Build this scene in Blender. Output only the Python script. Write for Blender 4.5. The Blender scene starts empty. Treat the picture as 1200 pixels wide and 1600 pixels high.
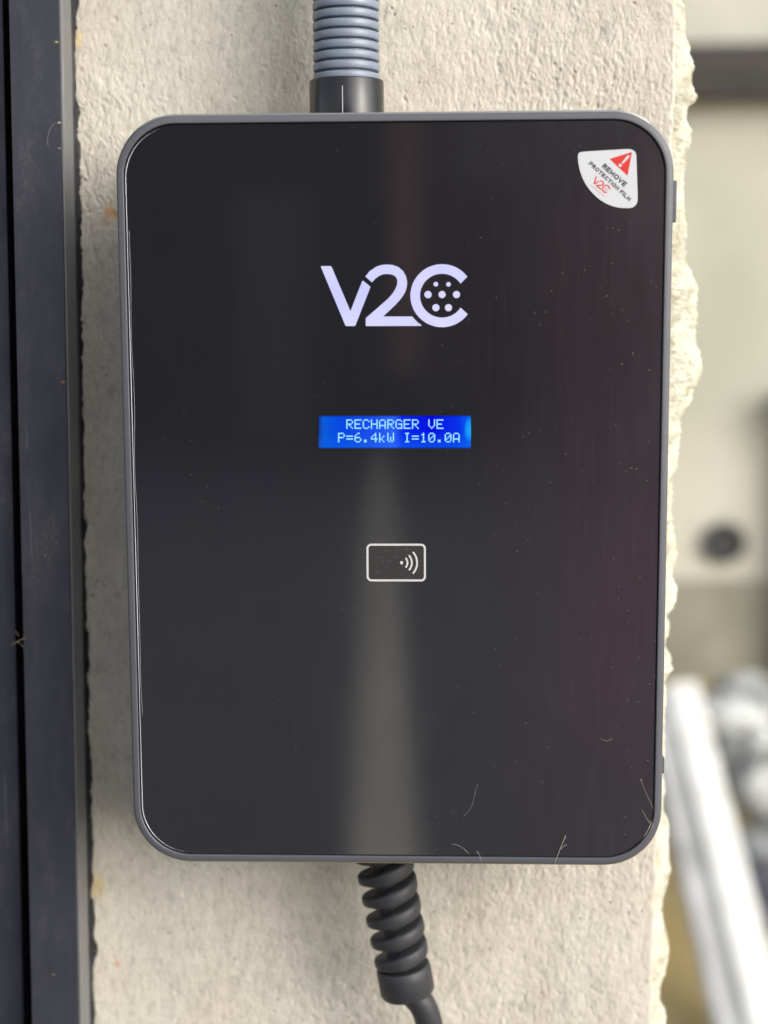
import bpy, bmesh, math, random
import numpy as np
from mathutils import Vector, Matrix, Euler
from mathutils.geometry import tessellate_polygon

random.seed(7); rng = np.random.default_rng(11)
scene = bpy.context.scene
C = scene.collection

# ------------------------------------------------------------------ camera
CAM = Vector((0.02244068, -0.67754442, 0.08427032))
ROT = Euler((1.43956242, 0.00526754, 0.03919356), 'XYZ')
FPX = 2400.0
cd = bpy.data.cameras.new('camera'); cam = bpy.data.objects.new('camera', cd); C.objects.link(cam)
cam.location = CAM; cam.rotation_euler = ROT
cd.sensor_fit = 'VERTICAL'; cd.sensor_height = 36.0; cd.lens = 36.0 * FPX / 1600.0
cd.clip_start = 0.02; cd.clip_end = 800
cd.dof.use_dof = True; cd.dof.focus_distance = 0.692; cd.dof.aperture_fstop = 54.0 / 12.5
scene.camera = cam

# ------------------------------------------------------------------ light
SUN_EL, SUN_AZ = math.radians(24), math.radians(52)   # azimuth from -Y towards +X
w = bpy.data.worlds.new('World'); scene.world = w; w.use_nodes = True
nt = w.node_tree; bg = nt.nodes['Background']
sky = nt.nodes.new('ShaderNodeTexSky'); sky.sky_type = 'NISHITA'; sky.sun_disc = False
sky.sun_elevation = SUN_EL; sky.sun_rotation = math.pi - SUN_AZ
sky.air_density = 0.85; sky.dust_density = 2.6; sky.ozone_density = 0.5
hs_ = nt.nodes.new('ShaderNodeHueSaturation'); hs_.inputs['Saturation'].default_value = 0.38   # thin overcast
nt.links.new(sky.outputs[0], hs_.inputs['Color']); nt.links.new(hs_.outputs[0], bg.inputs[0]); bg.inputs[1].default_value = 0.15
sl = bpy.data.lights.new('sun', 'SUN'); sun = bpy.data.objects.new('sun', sl); C.objects.link(sun)
sl.energy = 0.82; sl.angle = math.radians(75); sl.color = (1.0, 0.97, 0.92)
sdir = Vector((math.sin(SUN_AZ) * math.cos(SUN_EL), -math.cos(SUN_AZ) * math.cos(SUN_EL), math.sin(SUN_EL)))
sun.rotation_euler = sdir.to_track_quat('Z', 'Y').to_euler()
sun.location = (3, -3, 4)
vs = scene.view_settings
vs.view_transform = 'Standard'; vs.look = 'None'; vs.gamma = 1.0; vs.exposure = 1.0
GAIN = 2 ** vs.exposure
scene.cycles.use_denoising = True
scene.cycles.max_bounces = 8

GZ = -1.30     # ground level

# ------------------------------------------------------------------ helpers
RM = ROT.to_matrix()
def at(u, v, Y):
    """point of the plane y=Y seen at measured photo position (u, v)"""
    d = RM @ Vector(((u - 600) / FPX, (800 - v) / FPX, -1.0))
    return CAM + d * ((Y - CAM.y) / d.y)

def link(o): C.objects.link(o); return o
def meta(o, label=None, cat=None, group=None, kind=None):
    if label: o['label'] = label
    if cat: o['category'] = cat
    if group: o['group'] = group
    if kind: o['kind'] = kind
    return o
def empty(name, loc, label, cat, group=None):
    o = link(bpy.data.objects.new(name, None)); o.location = loc; o.empty_display_size = 0.02
    return meta(o, label, cat, group)
def put(name, me, mat, parent=None, smooth=False, angle=None):
    """me is in world coordinates; the object is moved to its own origin"""
    o = bpy.data.objects.new(name, me); link(o)
    if mat is not None: me.materials.append(mat)
    if smooth:
        me.polygons.foreach_set('use_smooth', [True] * len(me.polygons))
        if angle: me.set_sharp_from_angle(angle=math.radians(angle))
    if parent is not None:
        o.parent = parent
        o.matrix_parent_inverse = Matrix.Translation(parent.location).inverted()
    return o
def bm_put(name, bm, mat, parent=None, smooth=False, angle=None):
    bmesh.ops.recalc_face_normals(bm, faces=bm.faces)
    me = bpy.data.meshes.new(name); bm.to_mesh(me); bm.free()
    return put(name, me, mat, parent, smooth, angle)
def box_bm(bm, lo, hi, bev=0.0, seg=2):
    r = bmesh.ops.create_cube(bm, size=1.0)
    vs_ = r['verts']
    for v in vs_:
        v.co = Vector([lo[i] + (v.co[i] + 0.5) * (hi[i] - lo[i]) for i in range(3)])
    if bev > 0:
        es = list({e for v in vs_ for e in v.link_edges})
        bmesh.ops.bevel(bm, geom=es, offset=bev, segments=seg, profile=0.7, affect='EDGES')
    return bm
def box(name, lo, hi, mat, parent=None, bev=0.0, seg=2):
    return bm_put(name, box_bm(bmesh.new(), lo, hi, bev, seg), mat, parent, bev > 0, 35)
def prism(name, pts, y0, y1, mat, parent=None):
    """pts: outline as (x, z), extruded between y0 (towards camera) and y1"""
    bm = bmesh.new()
    tri = tessellate_polygon([[Vector((p[0], p[1], 0)) for p in pts]])
    a = [bm.verts.new((p[0], y0, p[1])) for p in pts]; b = [bm.verts.new((p[0], y1, p[1])) for p in pts]
    for t in tri:
        try: bm.faces.new([a[i] for i in t]); bm.faces.new([b[i] for i in reversed(t)])
        except ValueError: pass
    n = len(pts)
    for i in range(n):
        bm.faces.new([a[i], a[(i + 1) % n], b[(i + 1) % n], b[i]])
    return bm_put(name, bm, mat, parent)
def tube_bm(bm, pts, rad, n=10, closed=False):
    pts = [Vector(p) for p in pts]; m = len(pts)
    rr = rad if hasattr(rad, '__len__') else [rad] * m
    rings = []
    t0 = (pts[1] - pts[0]).normalized()
    nrm = t0.orthogonal().normalized()
    for i, p in enumerate(pts):
        if closed: t = (pts[(i + 1) % m] - pts[i - 1])
        else: t = pts[min(i + 1, m - 1)] - pts[max(i - 1, 0)]
        t.normalize()
        nrm = (nrm - t * nrm.dot(t)).normalized(); bi = t.cross(nrm)
        rings.append([bm.verts.new(p + (nrm * math.cos(2 * math.pi * k / n) + bi * math.sin(2 * math.pi * k / n)) * rr[i]) for k in range(n)])
    for i in range(m if closed else m - 1):
        A, B = rings[i], rings[(i + 1) % m]
        for k in range(n):
            bm.faces.new([A[k], A[(k + 1) % n], B[(k + 1) % n], B[k]])
    if not closed:
        bm.faces.new(rings[0][::-1]); bm.faces.new(rings[-1])
    return bm
def tube(name, pts, rad, mat, parent=None, n=10, closed=False):
    return bm_put(name, tube_bm(bmesh.new(), pts, rad, n, closed), mat, parent, True, 60)
def lathe(name, prof, base, mat, parent=None, n=64, angle=40):
    """prof: (radius, z) list, turned about the vertical through base"""
    bm = bmesh.new(); rings = []
    for r, z in prof:
        rings.append([bm.verts.new((base[0] + r * math.cos(2 * math.pi * k / n), base[1] + r * math.sin(2 * math.pi * k / n), base[2] + z)) for k in range(n)])
    for A, B in zip(rings, rings[1:]):
        for k in range(n): bm.faces.new([A[k], A[(k + 1) % n], B[(k + 1) % n], B[k]])
    bm.faces.new(rings[0][::-1]); bm.faces.new(rings[-1])
    return bm_put(name, bm, mat, parent, True, angle)

# ------------------------------------------------------------------ materials
def mat(name, col=(0.5, 0.5, 0.5), rough=0.5, metal=0.0, ior=1.5, emit=None, es=1.0, coat=0.0):
    m = bpy.data.materials.new(name); m.use_nodes = True
    b = m.node_tree.nodes['Principled BSDF']
    b.inputs['Base Color'].default_value = (*col, 1); b.inputs['Roughness'].default_value = rough
    b.inputs['Metallic'].default_value = metal; b.inputs['IOR'].default_value = ior
    b.inputs['Coat Weight'].default_value = coat
    if emit:
        b.inputs['Emission Color'].default_value = (*emit, 1); b.inputs['Emission Strength'].default_value = es
    return m
class NT:
    def __init__(s, m): s.t = m.node_tree; s.b = s.t.nodes['Principled BSDF']
    def n(s, typ, **kw):
        o = s.t.nodes.new(typ)
        for k, v in kw.items(): setattr(o, k, v)
        return o
    def l(s, a, b): s.t.links.new(a, b)
    def coord(s, scale=(1, 1, 1), loc=(0, 0, 0)):
        tc = s.n('ShaderNodeTexCoord'); mp = s.n('ShaderNodeMapping')
        mp.inputs['Scale'].default_value = scale; mp.inputs['Location'].default_value = loc
        s.l(tc.outputs['Object'], mp.inputs[0]); return mp.outputs[0]
    def noise(s, vec, scale, det=4, rough=0.6):
        o = s.n('ShaderNodeTexNoise'); o.inputs['Scale'].default_value = scale
        o.inputs['Detail'].default_value = det; o.inputs['Roughness'].default_value = rough
        s.l(vec, o.inputs['Vector']); return o.outputs['Fac']
    def voro(s, vec, scale, feature='F1'):
        o = s.n('ShaderNodeTexVoronoi', feature=feature); o.inputs['Scale'].default_value = scale
        s.l(vec, o.inputs['Vector']); return o
    def ramp(s, fac, stops):
        o = s.n('ShaderNodeValToRGB'); e = o.color_ramp.elements
        while len(e) > 1: e.remove(e[-1])
        for i, (p, c) in enumerate(stops):
            if not hasattr(c, '__len__'): c = (c, c, c)
            el = e[0] if i == 0 else e.new(p)
            el.position = p; el.color = (*c, 1)
        s.l(fac, o.inputs[0]); return o.outputs[0]
    def mix(s, fac, a, b, typ='MIX'):
        o = s.n('ShaderNodeMix', data_type='RGBA', blend_type=typ)
        for sock, v in ((o.inputs[0], fac), (o.inputs[6], a), (o.inputs[7], b)):
            if hasattr(v, 'type'): s.l(v, sock)
            elif hasattr(v, '__len__'): sock.default_value = (*v, 1)
            else: sock.default_value = v
        return o.outputs[2]
    def math(s, op, a, b=0.0, c=0.0, clamp=False):
        o = s.n('ShaderNodeMath', operation=op); o.use_clamp = clamp
        for i, v in enumerate((a, b, c)):
            if hasattr(v, 'type'): s.l(v, o.inputs[i])
            else: o.inputs[i].default_value = v
        return o.outputs[0]
    def sep(s, vec):
        o = s.n('ShaderNodeSeparateXYZ'); s.l(vec, o.inputs[0]); return o.outputs
    def bump(s, h, dist, strength=1.0):
        o = s.n('ShaderNodeBump'); o.inputs['Distance'].default_value = dist; o.inputs['Strength'].default_value = strength
        s.l(h, o.inputs['Height']); s.l(o.outputs[0], s.b.inputs['Normal'])
    def col(s, v): s.l(v, s.b.inputs['Base Color'])
    def rough(s, v): s.l(v, s.b.inputs['Roughness'])

def near(k, vec, p, sx, sz):
    """1 at world point p falling to 0 at ellipse (sx, sz)"""
    X, Y, Z = k.sep(vec)
    dx = k.math('DIVIDE', k.math('SUBTRACT', X, p[0]), sx); dz = k.math('DIVIDE', k.math('SUBTRACT', Z, p[2]), sz)
    r = k.math('ADD', k.math('MULTIPLY', dx, dx), k.math('MULTIPLY', dz, dz))
    return k.math('SUBTRACT', 1.0, r, clamp=True)

# stucco
M_stucco = mat('stucco', rough=0.92)
k = NT(M_stucco); v = k.coord()
big = k.noise(v, 14, 3); c1 = k.ramp(big, [(0.3, (0.535, 0.490, 0.415)), (0.7, (0.59, 0.565, 0.49))])
fine = k.noise(k.coord((1, 1, 0.45)), 420, 3, 0.7); c2 = k.mix(0.55, c1, k.ramp(fine, [(0.25, 0.62), (0.5, 1.0), (0.8, 1.12)]), 'MULTIPLY')
vo = k.voro(v, 190); pit = k.ramp(vo.outputs['Distance'], [(0.10, 1.0), (0.2, 0.0)])
pm = k.ramp(k.noise(v, 60, 2), [(0.56, 0.0), (0.62, 1.0)])
pitm = k.math('MULTIPLY', pit, pm)
grain = k.noise(k.coord((1, 1, 0.5)), 230, 4, 0.7); c2 = k.mix(0.75, c2, k.ramp(grain, [(0.30, 0.66), (0.44, 0.92), (0.6, 1.0), (0.75, 1.08)]), 'MULTIPLY')
c2 = k.mix(0.6, c2, k.ramp(k.noise(k.coord((1, 1, 0.25)), 40, 5, 0.7), [(0.3, (0.86, 0.83, 0.80)), (0.55, (1.0, 1.0, 1.0)), (0.75, (1.04, 1.05, 1.02))]), 'MULTIPLY')
c3 = k.mix(k.math('MULTIPLY', pitm, 0.62), c2, (0.26, 0.20, 0.15))
rs = at(182, 333, 0.085)
rust = k.math('MULTIPLY', near(k, v, rs, 0.0085, 0.008), k.ramp(k.noise(v, 230, 3), [(0.42, 0.0), (0.55, 1.0)]))
c4 = k.mix(k.math('MULTIPLY', rust, 0.85, clamp=True), c3, (0.62, 0.30, 0.07))
for (pu, pv, s_, c_) in ((183, 1507, 0.0016, (0.55, 0.22, 0.06)), (150, 1385, 0.006, (0.52, 0.40, 0.17)), (120, 60, 0.004, (0.6, 0.46, 0.22)), (302, 1450, 0.0012, (0.3, 0.25, 0.2))):
    c4 = k.mix(k.math('MULTIPLY', near(k, v, at(pu, pv, 0.085), s_, s_ * 1.5), 0.7), c4, c_)
k.col(c4)
h = k.math('ADD', k.math('MULTIPLY', fine, 0.8), k.noise(k.coord((1, 1, 0.6)), 900, 2))
h = k.math('SUBTRACT', h, k.math('MULTIPLY', pitm, 1.6))
k.bump(h, 0.00045, 0.7)

M_mortar = mat('mortar', rough=0.9)
k = NT(M_mortar); v = k.coord()
c = k.ramp(k.noise(v, 90, 4), [(0.3, (0.52, 0.49, 0.37)), (0.55, (0.78, 0.76, 0.62))])
c = k.mix(k.math('MULTIPLY', k.ramp(k.noise(v, 130, 3), [(0.6, 0.0), (0.68, 1.0)]), 0.6), c, (0.42, 0.37, 0.22))
k.col(c); k.bump(k.noise(v, 420, 6, 0.75), 0.0022, 1.0)

def metal_paint(name, c0, c1, rough, spec_col=None):
    m = mat(name, c0, rough, 0.35); k = NT(m); v = k.coord((1, 1, 0.06))
    k.col(k.mix(k.noise(v, 260, 4), c0, c1))
    d = k.noise(k.coord(), 35, 5, 0.65)
    k.rough(k.ramp(d, [(0.3, rough - 0.06), (0.7, rough + 0.14)]))
    base_ = k.mix(k.noise(v, 260, 4), c0, c1)
    dust = k.math('MULTIPLY', k.ramp(k.noise(k.coord((1, 1, 0.35)), 55, 6, 0.75), [(0.50, 0.0), (0.78, 0.35)]), k.ramp(k.noise(k.coord(), 700, 3, 0.7), [(0.4, 0.15), (0.65, 1.0)]))
    base_ = k.mix(dust, base_, (0.22, 0.215, 0.20))
    scr = k.ramp(k.noise(k.coord((1, 1, 0.012)), 420, 3, 0.6), [(0.66, 0.0), (0.72, 0.5)])
    base_ = k.mix(k.math('MULTIPLY', scr, k.ramp(k.noise(k.coord(), 18, 2), [(0.5, 0.0), (0.6, 1.0)])), base_, (0.13, 0.135, 0.15))
    k.col(base_)
    k.bump(k.noise(v, 700, 2), 0.00004)
    return m
M_frame = metal_paint('anodised_frame', (0.036, 0.038, 0.051), (0.048, 0.050, 0.066), 0.40)
M_strip = metal_paint('edge_strip_grey', (0.17, 0.175, 0.18), (0.21, 0.215, 0.22), 0.40)  # side face of the frame, lighter grey than its front
M_leaf = metal_paint('door_leaf_paint', (0.030, 0.032, 0.044), (0.042, 0.044, 0.06), 0.34)
M_gap = mat('gap_shade', (0.006, 0.006, 0.008), 0.7)  # near-black stands in for the deep shade of the door gap
M_seal = mat('sealant', (0.012, 0.012, 0.014), 0.55)
k = NT(M_seal); k.bump(k.noise(k.coord(), 400, 4), 0.001)

# charger
M_housing = mat('charger_plastic', (0.082, 0.084, 0.098), 0.42)
k = NT(M_housing); v = k.coord(); k.bump(k.noise(v, 2600, 2), 0.00003)
k.rough(k.ramp(k.noise(v, 80, 4), [(0.3, 0.36), (0.7, 0.52)]))
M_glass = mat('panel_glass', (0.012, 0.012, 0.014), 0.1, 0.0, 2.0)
k = NT(M_glass); v = k.coord()
X, Y, Z = k.sep(v)
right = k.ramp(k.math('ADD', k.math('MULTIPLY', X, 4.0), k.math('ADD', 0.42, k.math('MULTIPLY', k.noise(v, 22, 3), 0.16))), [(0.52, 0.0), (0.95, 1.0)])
streak = k.noise(k.coord((1, 1, 0.05)), 560, 4, 0.7)
smudge = k.noise(k.coord((1, 1, 0.5)), 28, 5, 0.65)
# dust specks, denser to the right where the film is scuffed
vo = k.voro(v, 420); sp = k.ramp(vo.outputs['Distance'], [(0.06, 1.0), (0.17, 0.0)])
sel = k.ramp(k.sep(vo.outputs['Color'])[0], [(0.80, 0.0), (0.84, 1.0)])
dens = k.math('MULTIPLY', k.ramp(k.noise(v, 30, 3), [(0.42, 0.05), (0.62, 1.0)]), k.math('ADD', 0.22, k.math('MULTIPLY', right, 0.5)))
specks = k.math('MULTIPLY', k.math('MULTIPLY', sp, sel), dens)
base = k.mix(right, (0.0105, 0.0110, 0.0140), (0.0175, 0.0132, 0.0175))  # purple-brown of the reflections painted into the right of the glass
haze_ = k.math('MULTIPLY', k.ramp(streak, [(0.45, 0.0), (0.75, 1.0)]), k.math('ADD', 0.05, k.math('MULTIPLY', right, 0.26)))
base = k.mix(haze_, base, (0.040, 0.038, 0.042))
base = k.mix(k.math('MULTIPLY', specks, 0.6), base, (0.40, 0.38, 0.36))
k.col(base)
k.rough(k.math('ADD', k.math('MULTIPLY', right, 0.13), k.ramp(smudge, [(0.3, 0.045), (0.7, 0.085)])))
k.bump(k.noise(k.coord((1, 1, 0.3)), 10, 1), 0.00003)
M_film = mat('film_edge', (0.55, 0.56, 0.60), 0.25)  # pale tone stands in for light caught along the film's edge
M_logo = mat('logo_light', (0.10, 0.10, 0.12), 0.3, emit=(0.56, 0.55, 1.0), es=0.86 / GAIN)
k = NT(M_logo); v = k.coord()
k.l(k.ramp(k.noise(v, 30, 2), [(0.35, (0.52, 0.54, 1.0)), (0.65, (0.68, 0.66, 1.0))]), k.b.inputs['Emission Color'])
M_icon = mat('white_print', (0.50, 0.49, 0.49), 0.4)
M_iconbg = mat('card_field', (0.022, 0.021, 0.022), 0.32)
k = NT(M_iconbg); v = k.coord()
c = k.mix(k.ramp(k.noise(v, 600, 3), [(0.58, 0.0), (0.7, 0.5)]), (0.030, 0.028, 0.029), (0.10, 0.095, 0.09)); k.col(c)
M_sticker = mat('sticker_paper', (0.52, 0.53, 0.55), 0.38)
M_red = mat('red_print', (0.52, 0.018, 0.014), 0.45)
M_ink = mat('dark_print', (0.012, 0.012, 0.016), 0.5)
M_lcdtext = mat('lcd_segments', (0.1, 0.2, 0.3), 0.3, emit=(0.22, 0.60, 1.0), es=1.0 / GAIN)
# lit LCD: uneven backlight
M_lcd = mat('lcd_backlight', (0.0, 0.0, 0.02), 0.12, emit=(0, 0.03, 0.8), es=1.0 / GAIN)
pL, pR = at(497, 675, 0), at(736, 675, 0)
k = NT(M_lcd); X, Y, Z = k.sep(k.coord())
t = k.math('DIVIDE', k.math('SUBTRACT', X, pL.x), pR.x - pL.x)
zt = k.math('DIVIDE', k.math('SUBTRACT', Z, at(600, 701, 0).z), at(600, 649, 0).z - at(600, 701, 0).z)
c = k.ramp(t, [(0.0, (0.01, 0.02, 0.10)), (0.035, (0.0, 0.10, 0.66)), (0.12, (0.0, 0.07, 0.74)), (0.2, (0.0, 0.06, 0.72)), (0.38, (0.01, 0.075, 0.80)), (0.49, (0.02, 0.12, 0.92)), (0.55, (0.0, 0.02, 0.80)), (0.75, (0.0, 0.0, 0.72)), (0.92, (0.0, 0.03, 0.78)), (1.0, (0.0, 0.12, 0.85))])
low = k.math('MULTIPLY', k.ramp(zt, [(0.0, 1.0), (0.5, 0.0)]), 0.5)
c = k.mix(low, c, (0.0, 0.13, 0.82), 'LIGHTEN')
hs = at(734, 671, 0); c = k.mix(k.math('MULTIPLY', near(k, k.coord(), hs, 0.0026, 0.0056), 0.7), c, (0.01, 0.50, 1.0))
edge = k.ramp(zt, [(0.0, 0.35), (0.06, 1.0), (0.94, 1.0), (1.0, 0.3)])
k.l(k.mix(1.0, c, edge, 'MULTIPLY'), k.b.inputs['Emission Color'])

M_dirt = mat('dried_dirt', (0.24, 0.20, 0.13), 0.9)
M_rust = mat('rust_spot', (0.22, 0.10, 0.06), 0.9)
M_conduit = mat('conduit_plastic', (0.24, 0.27, 0.31), 0.33)
k = NT(M_conduit); v = k.coord(); k.col(k.mix(k.noise(v, 120, 4), (0.155, 0.185, 0.24), (0.195, 0.23, 0.285)))
k.rough(k.ramp(k.noise(v, 200, 4), [(0.3, 0.26), (0.7, 0.45)]))
M_gland = mat('gland_plastic', (0.010, 0.010, 0.013), 0.24)
k = NT(M_gland); k.rough(k.ramp(k.noise(k.coord((1, 1, 0.1)), 240, 4), [(0.3, 0.2), (0.7, 0.34)]))
M_rubber = mat('relief_rubber', (0.024, 0.025, 0.030), 0.5)
k = NT(M_rubber); k.bump(k.noise(k.coord(), 1500, 3), 0.00008); k.rough(k.ramp(k.noise(k.coord(), 150, 4), [(0.3, 0.44), (0.7, 0.62)]))
M_fibre = mat('fibre', (0.62, 0.56, 0.46), 0.6)
M_scr = mat('scratch', (0.4, 0.4, 0.42), 0.3)

# background
M_house = mat('house_render', rough=0.9)
k = NT(M_house); v = k.coord(); k.col(k.ramp(k.noise(v, 1.3, 4), [(0.35, (0.37, 0.37, 0.30)), (0.65, (0.49, 0.48, 0.41))])); k.bump(k.noise(v, 40, 4), 0.004)
M_plinth = mat('plinth_render', rough=0.9)
k = NT(M_plinth); v = k.coord(); k.col(k.ramp(k.noise(v, 3, 4), [(0.35, (0.17, 0.165, 0.13)), (0.65, (0.29, 0.28, 0.225))])); k.bump(k.noise(v, 40, 4), 0.004)
M_timber = mat('dark_timber', rough=0.7)
k = NT(M_timber); v = k.coord((0.1, 1, 1)); k.col(k.ramp(k.noise(v, 30, 4), [(0.3, (0.022, 0.019, 0.017)), (0.7, (0.048, 0.042, 0.038))])); k.bump(k.noise(v, 60, 3), 0.003)
M_dark = mat('dark_metal', (0.03, 0.032, 0.035), 0.5)
k = NT(M_dark); k.rough(k.ramp(k.noise(k.coord(), 20, 4), [(0.3, 0.4), (0.7, 0.6)]))
M_white = mat('white_paint', rough=0.45)
k = NT(M_white); v = k.coord(); k.col(k.ramp(k.noise(v, 12, 5), [(0.25, (0.66, 0.65, 0.60)), (0.6, (0.80, 0.80, 0.77))]))
M_sack = mat('sack_plastic', rough=0.35)
k = NT(M_sack); v = k.coord(); k.col(k.ramp(k.noise(v, 7, 4), [(0.35, (0.12, 0.12, 0.11)), (0.62, (0.58, 0.60, 0.60))])); k.bump(k.noise(v, 18, 4), 0.02)
M_shadow_side = mat('shadow_side_paint', rough=0.5)  # grey of the beam's shadow side put into the colour
k = NT(M_shadow_side); v = k.coord(); k.col(k.ramp(k.noise(v, 6, 4), [(0.3, (0.34, 0.34, 0.33)), (0.65, (0.56, 0.56, 0.55))]))
M_soil = mat('ochre_soil', rough=0.95)
k = NT(M_soil); v = k.coord()
c = k.ramp(k.noise(v, 5, 5), [(0.3, (0.30, 0.23, 0.10)), (0.52, (0.44, 0.33, 0.13)), (0.75, (0.48, 0.41, 0.24))])
c = k.mix(k.ramp(k.noise(v, 60, 4), [(0.45, 0.0), (0.7, 0.6)]), c, (0.13, 0.11, 0.05)); k.col(c); k.bump(k.noise(v, 60, 5), 0.02)
M_slab = mat('slate', (0.10, 0.10, 0.125), 0.5)
k = NT(M_slab); v = k.coord(); k.col(k.ramp(k.noise(v, 14, 4), [(0.3, (0.07, 0.07, 0.09)), (0.7, (0.15, 0.15, 0.18))])); k.bump(k.noise(v, 25, 4), 0.004)
M_asph = mat('asphalt', rough=0.85)
k = NT(M_asph); v = k.coord(); k.col(k.ramp(k.noise(v, 3, 5), [(0.3, (0.075, 0.08, 0.098)), (0.7, (0.11, 0.118, 0.138))])); k.bump(k.noise(v, 200, 3), 0.004)
M_conc = mat('pale_concrete', rough=0.8)
k = NT(M_conc); v = k.coord(); k.col(k.ramp(k.noise(v, 4, 5), [(0.3, (0.62, 0.57, 0.47)), (0.7, (0.76, 0.71, 0.59))])); k.bump(k.noise(v, 90, 4), 0.003)
M_garage = mat('garage_boards', rough=0.6)
k = NT(M_garage); v = k.coord((1, 1, 0.1)); k.col(k.ramp(k.noise(v, 20, 4), [(0.3, (0.03, 0.031, 0.034)), (0.7, (0.06, 0.06, 0.064))]))
M_maroon = mat('maroon_paint', (0.20, 0.03, 0.05), 0.85)
k = NT(M_maroon); k.col(k.mix(k.noise(k.coord((1, 1, 0.2)), 9, 4), (0.26, 0.045, 0.10), (0.36, 0.09, 0.15)))
M_grey = mat('grey_door_paint', (0.16, 0.152, 0.14), 0.6)
M_terra = mat('terracotta', (0.42, 0.20, 0.13), 0.8)
k = NT(M_terra); k.col(k.mix(k.noise(k.coord(), 15, 4), (0.52, 0.25, 0.20), (0.66, 0.38, 0.32)))

# ------------------------------------------------------------------ setting
def quad_sheet(name, x0, x1, y0, y1, z, m, nx=1, ny=1, kind='structure'):
    bm = bmesh.new()
    bmesh.ops.create_grid(bm, x_segments=nx, y_segments=ny, size=0.5)
    for v_ in bm.verts:
        v_.co = Vector((x0 + (v_.co.x + .5) * (x1 - x0), y0 + (v_.co.y + .5) * (y1 - y0), z))
    return meta(bm_put(name, bm, m), kind=kind)
quad_sheet('ground', -150, 150, -150, 150, GZ, M_soil)
quad_sheet('driveway', -9, 9, -15.2, -0.35, GZ + 0.004, M_asph)

# ------------------------------------------------------------------ the stucco wall the charger hangs on
YW = 0.085
def line_x(u0, u1, v_, Y=YW): return at(u0 + (u1 - u0) * v_ / 1600.0, v_, Y).x
zt_, zb_ = at(600, -60, YW).z, at(600, 1660, YW).z
Lx0, Lx1 = line_x(115, 147, 0), line_x(115, 147, 1600); Rx0, Rx1 = line_x(1057, 1019, 0), line_x(1057, 1019, 1600)
z0, z1 = at(600, 0, YW).z, at(600, 1600, YW).z
def LX(z): return Lx0 + (Lx1 - Lx0) * (z - z0) / (z1 - z0)
def RX(z): return Rx0 + (Rx1 - Rx0) * (z - z0) / (z1 - z0)
wall = empty('stucco_wall', (0, YW + 0.1, GZ), 'beige roughcast stucco wall behind the charger, pitted and streaked', 'wall')
DX = 0.00050
nx = int((RX(0) - LX(0)) / DX); nz = int((zt_ - zb_) / DX)
def band(shape, sx, sz, ang=0.0):
    """white noise smoothed anisotropically (sx, sz in metres), unit variance"""
    n = rng.standard_normal(shape); F = np.fft.rfft2(n)
    fz = np.fft.fftfreq(shape[0], DX)[:, None]; fx = np.fft.rfftfreq(shape[1], DX)[None, :]
    a = np.exp(-2 * (math.pi ** 2) * ((fx * sx) ** 2 + (fz * sz) ** 2))
    o = np.fft.irfft2(F * a, s=shape); return (o - o.mean()) / o.std()
shp = (nz + 1, nx + 1)
wr = band(shp, 0.00050, 0.0010) - 0.5 * band(shp, 0.0011, 0.0024)
rid = 1 - np.abs(wr) ** 0.8
med = band(shp, 0.0016, 0.0034); big_ = band(shp, 0.018, 0.03)
mask = np.clip(0.75 + 0.25 * band(shp, 0.03, 0.03), 0.35, 1.2)
zz = np.linspace(zb_, zt_, nz + 1)[:, None]; ss = np.linspace(0, 1, nx + 1)[None, :]
# the part low on the left is trowelled smoother
smooth_left = 1 - 0.6 * np.clip(1 - ss / 0.16, 0, 1) * (zz < at(600, 330, YW).z)
hgt = (0.00029 * rid + 0.00011 * med) * mask * smooth_left + 0.0006 * big_
pits = band(shp, 0.0010, 0.0012); hgt -= 0.00055 * np.clip(pits - 2.1, 0, 1.2)
jl = band(shp, 0.002, 0.0022)[:, :1] + 0.8 * np.sign(band(shp, 0.002, 0.006)[:, :1]); jr = band(shp, 0.0015, 0.003)[:, -1:]
xl = Lx0 + (Lx1 - Lx0) * (zz - z0) / (z1 - z0) + 0.00055 * jl; xr = Rx0 + (Rx1 - Rx0) * (zz - z0) / (z1 - z0) + 0.00035 * jr
XX = xl + (xr - xl) * ss; ZZ = zz + 0 * ss
edge_f = np.clip((1 - ss) * (xr - xl) / 0.0016, 0, 1); edge_l = np.clip(ss * (xr - xl) / 0.0012, 0, 1)
YY = YW - hgt + 0.0016 * (1 - np.sqrt(1 - (1 - edge_f) ** 2)) + 0.0012 * (1 - edge_l) ** 2
vv = np.stack([XX, YY, ZZ], -1).reshape(-1, 3).astype(np.float32)
ii = np.arange(nz)[:, None] * (nx + 1) + np.arange(nx)[None, :]
fc = np.stack([ii, ii + 1, ii + nx + 2, ii + nx + 1], -1).reshape(-1, 4).astype(np.int32)
me = bpy.data.meshes.new('plaster_face')
me.vertices.add(len(vv)); me.vertices.foreach_set('co', vv.ravel())
me.loops.add(fc.size); me.loops.foreach_set('vertex_index', fc.ravel())
me.polygons.add(len(fc)); me.polygons.foreach_set('loop_start', np.arange(0, fc.size, 4, dtype=np.int32))
me.update(calc_edges=True); me.validate()
put('plaster_face', me, M_stucco, wall, True)
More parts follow.
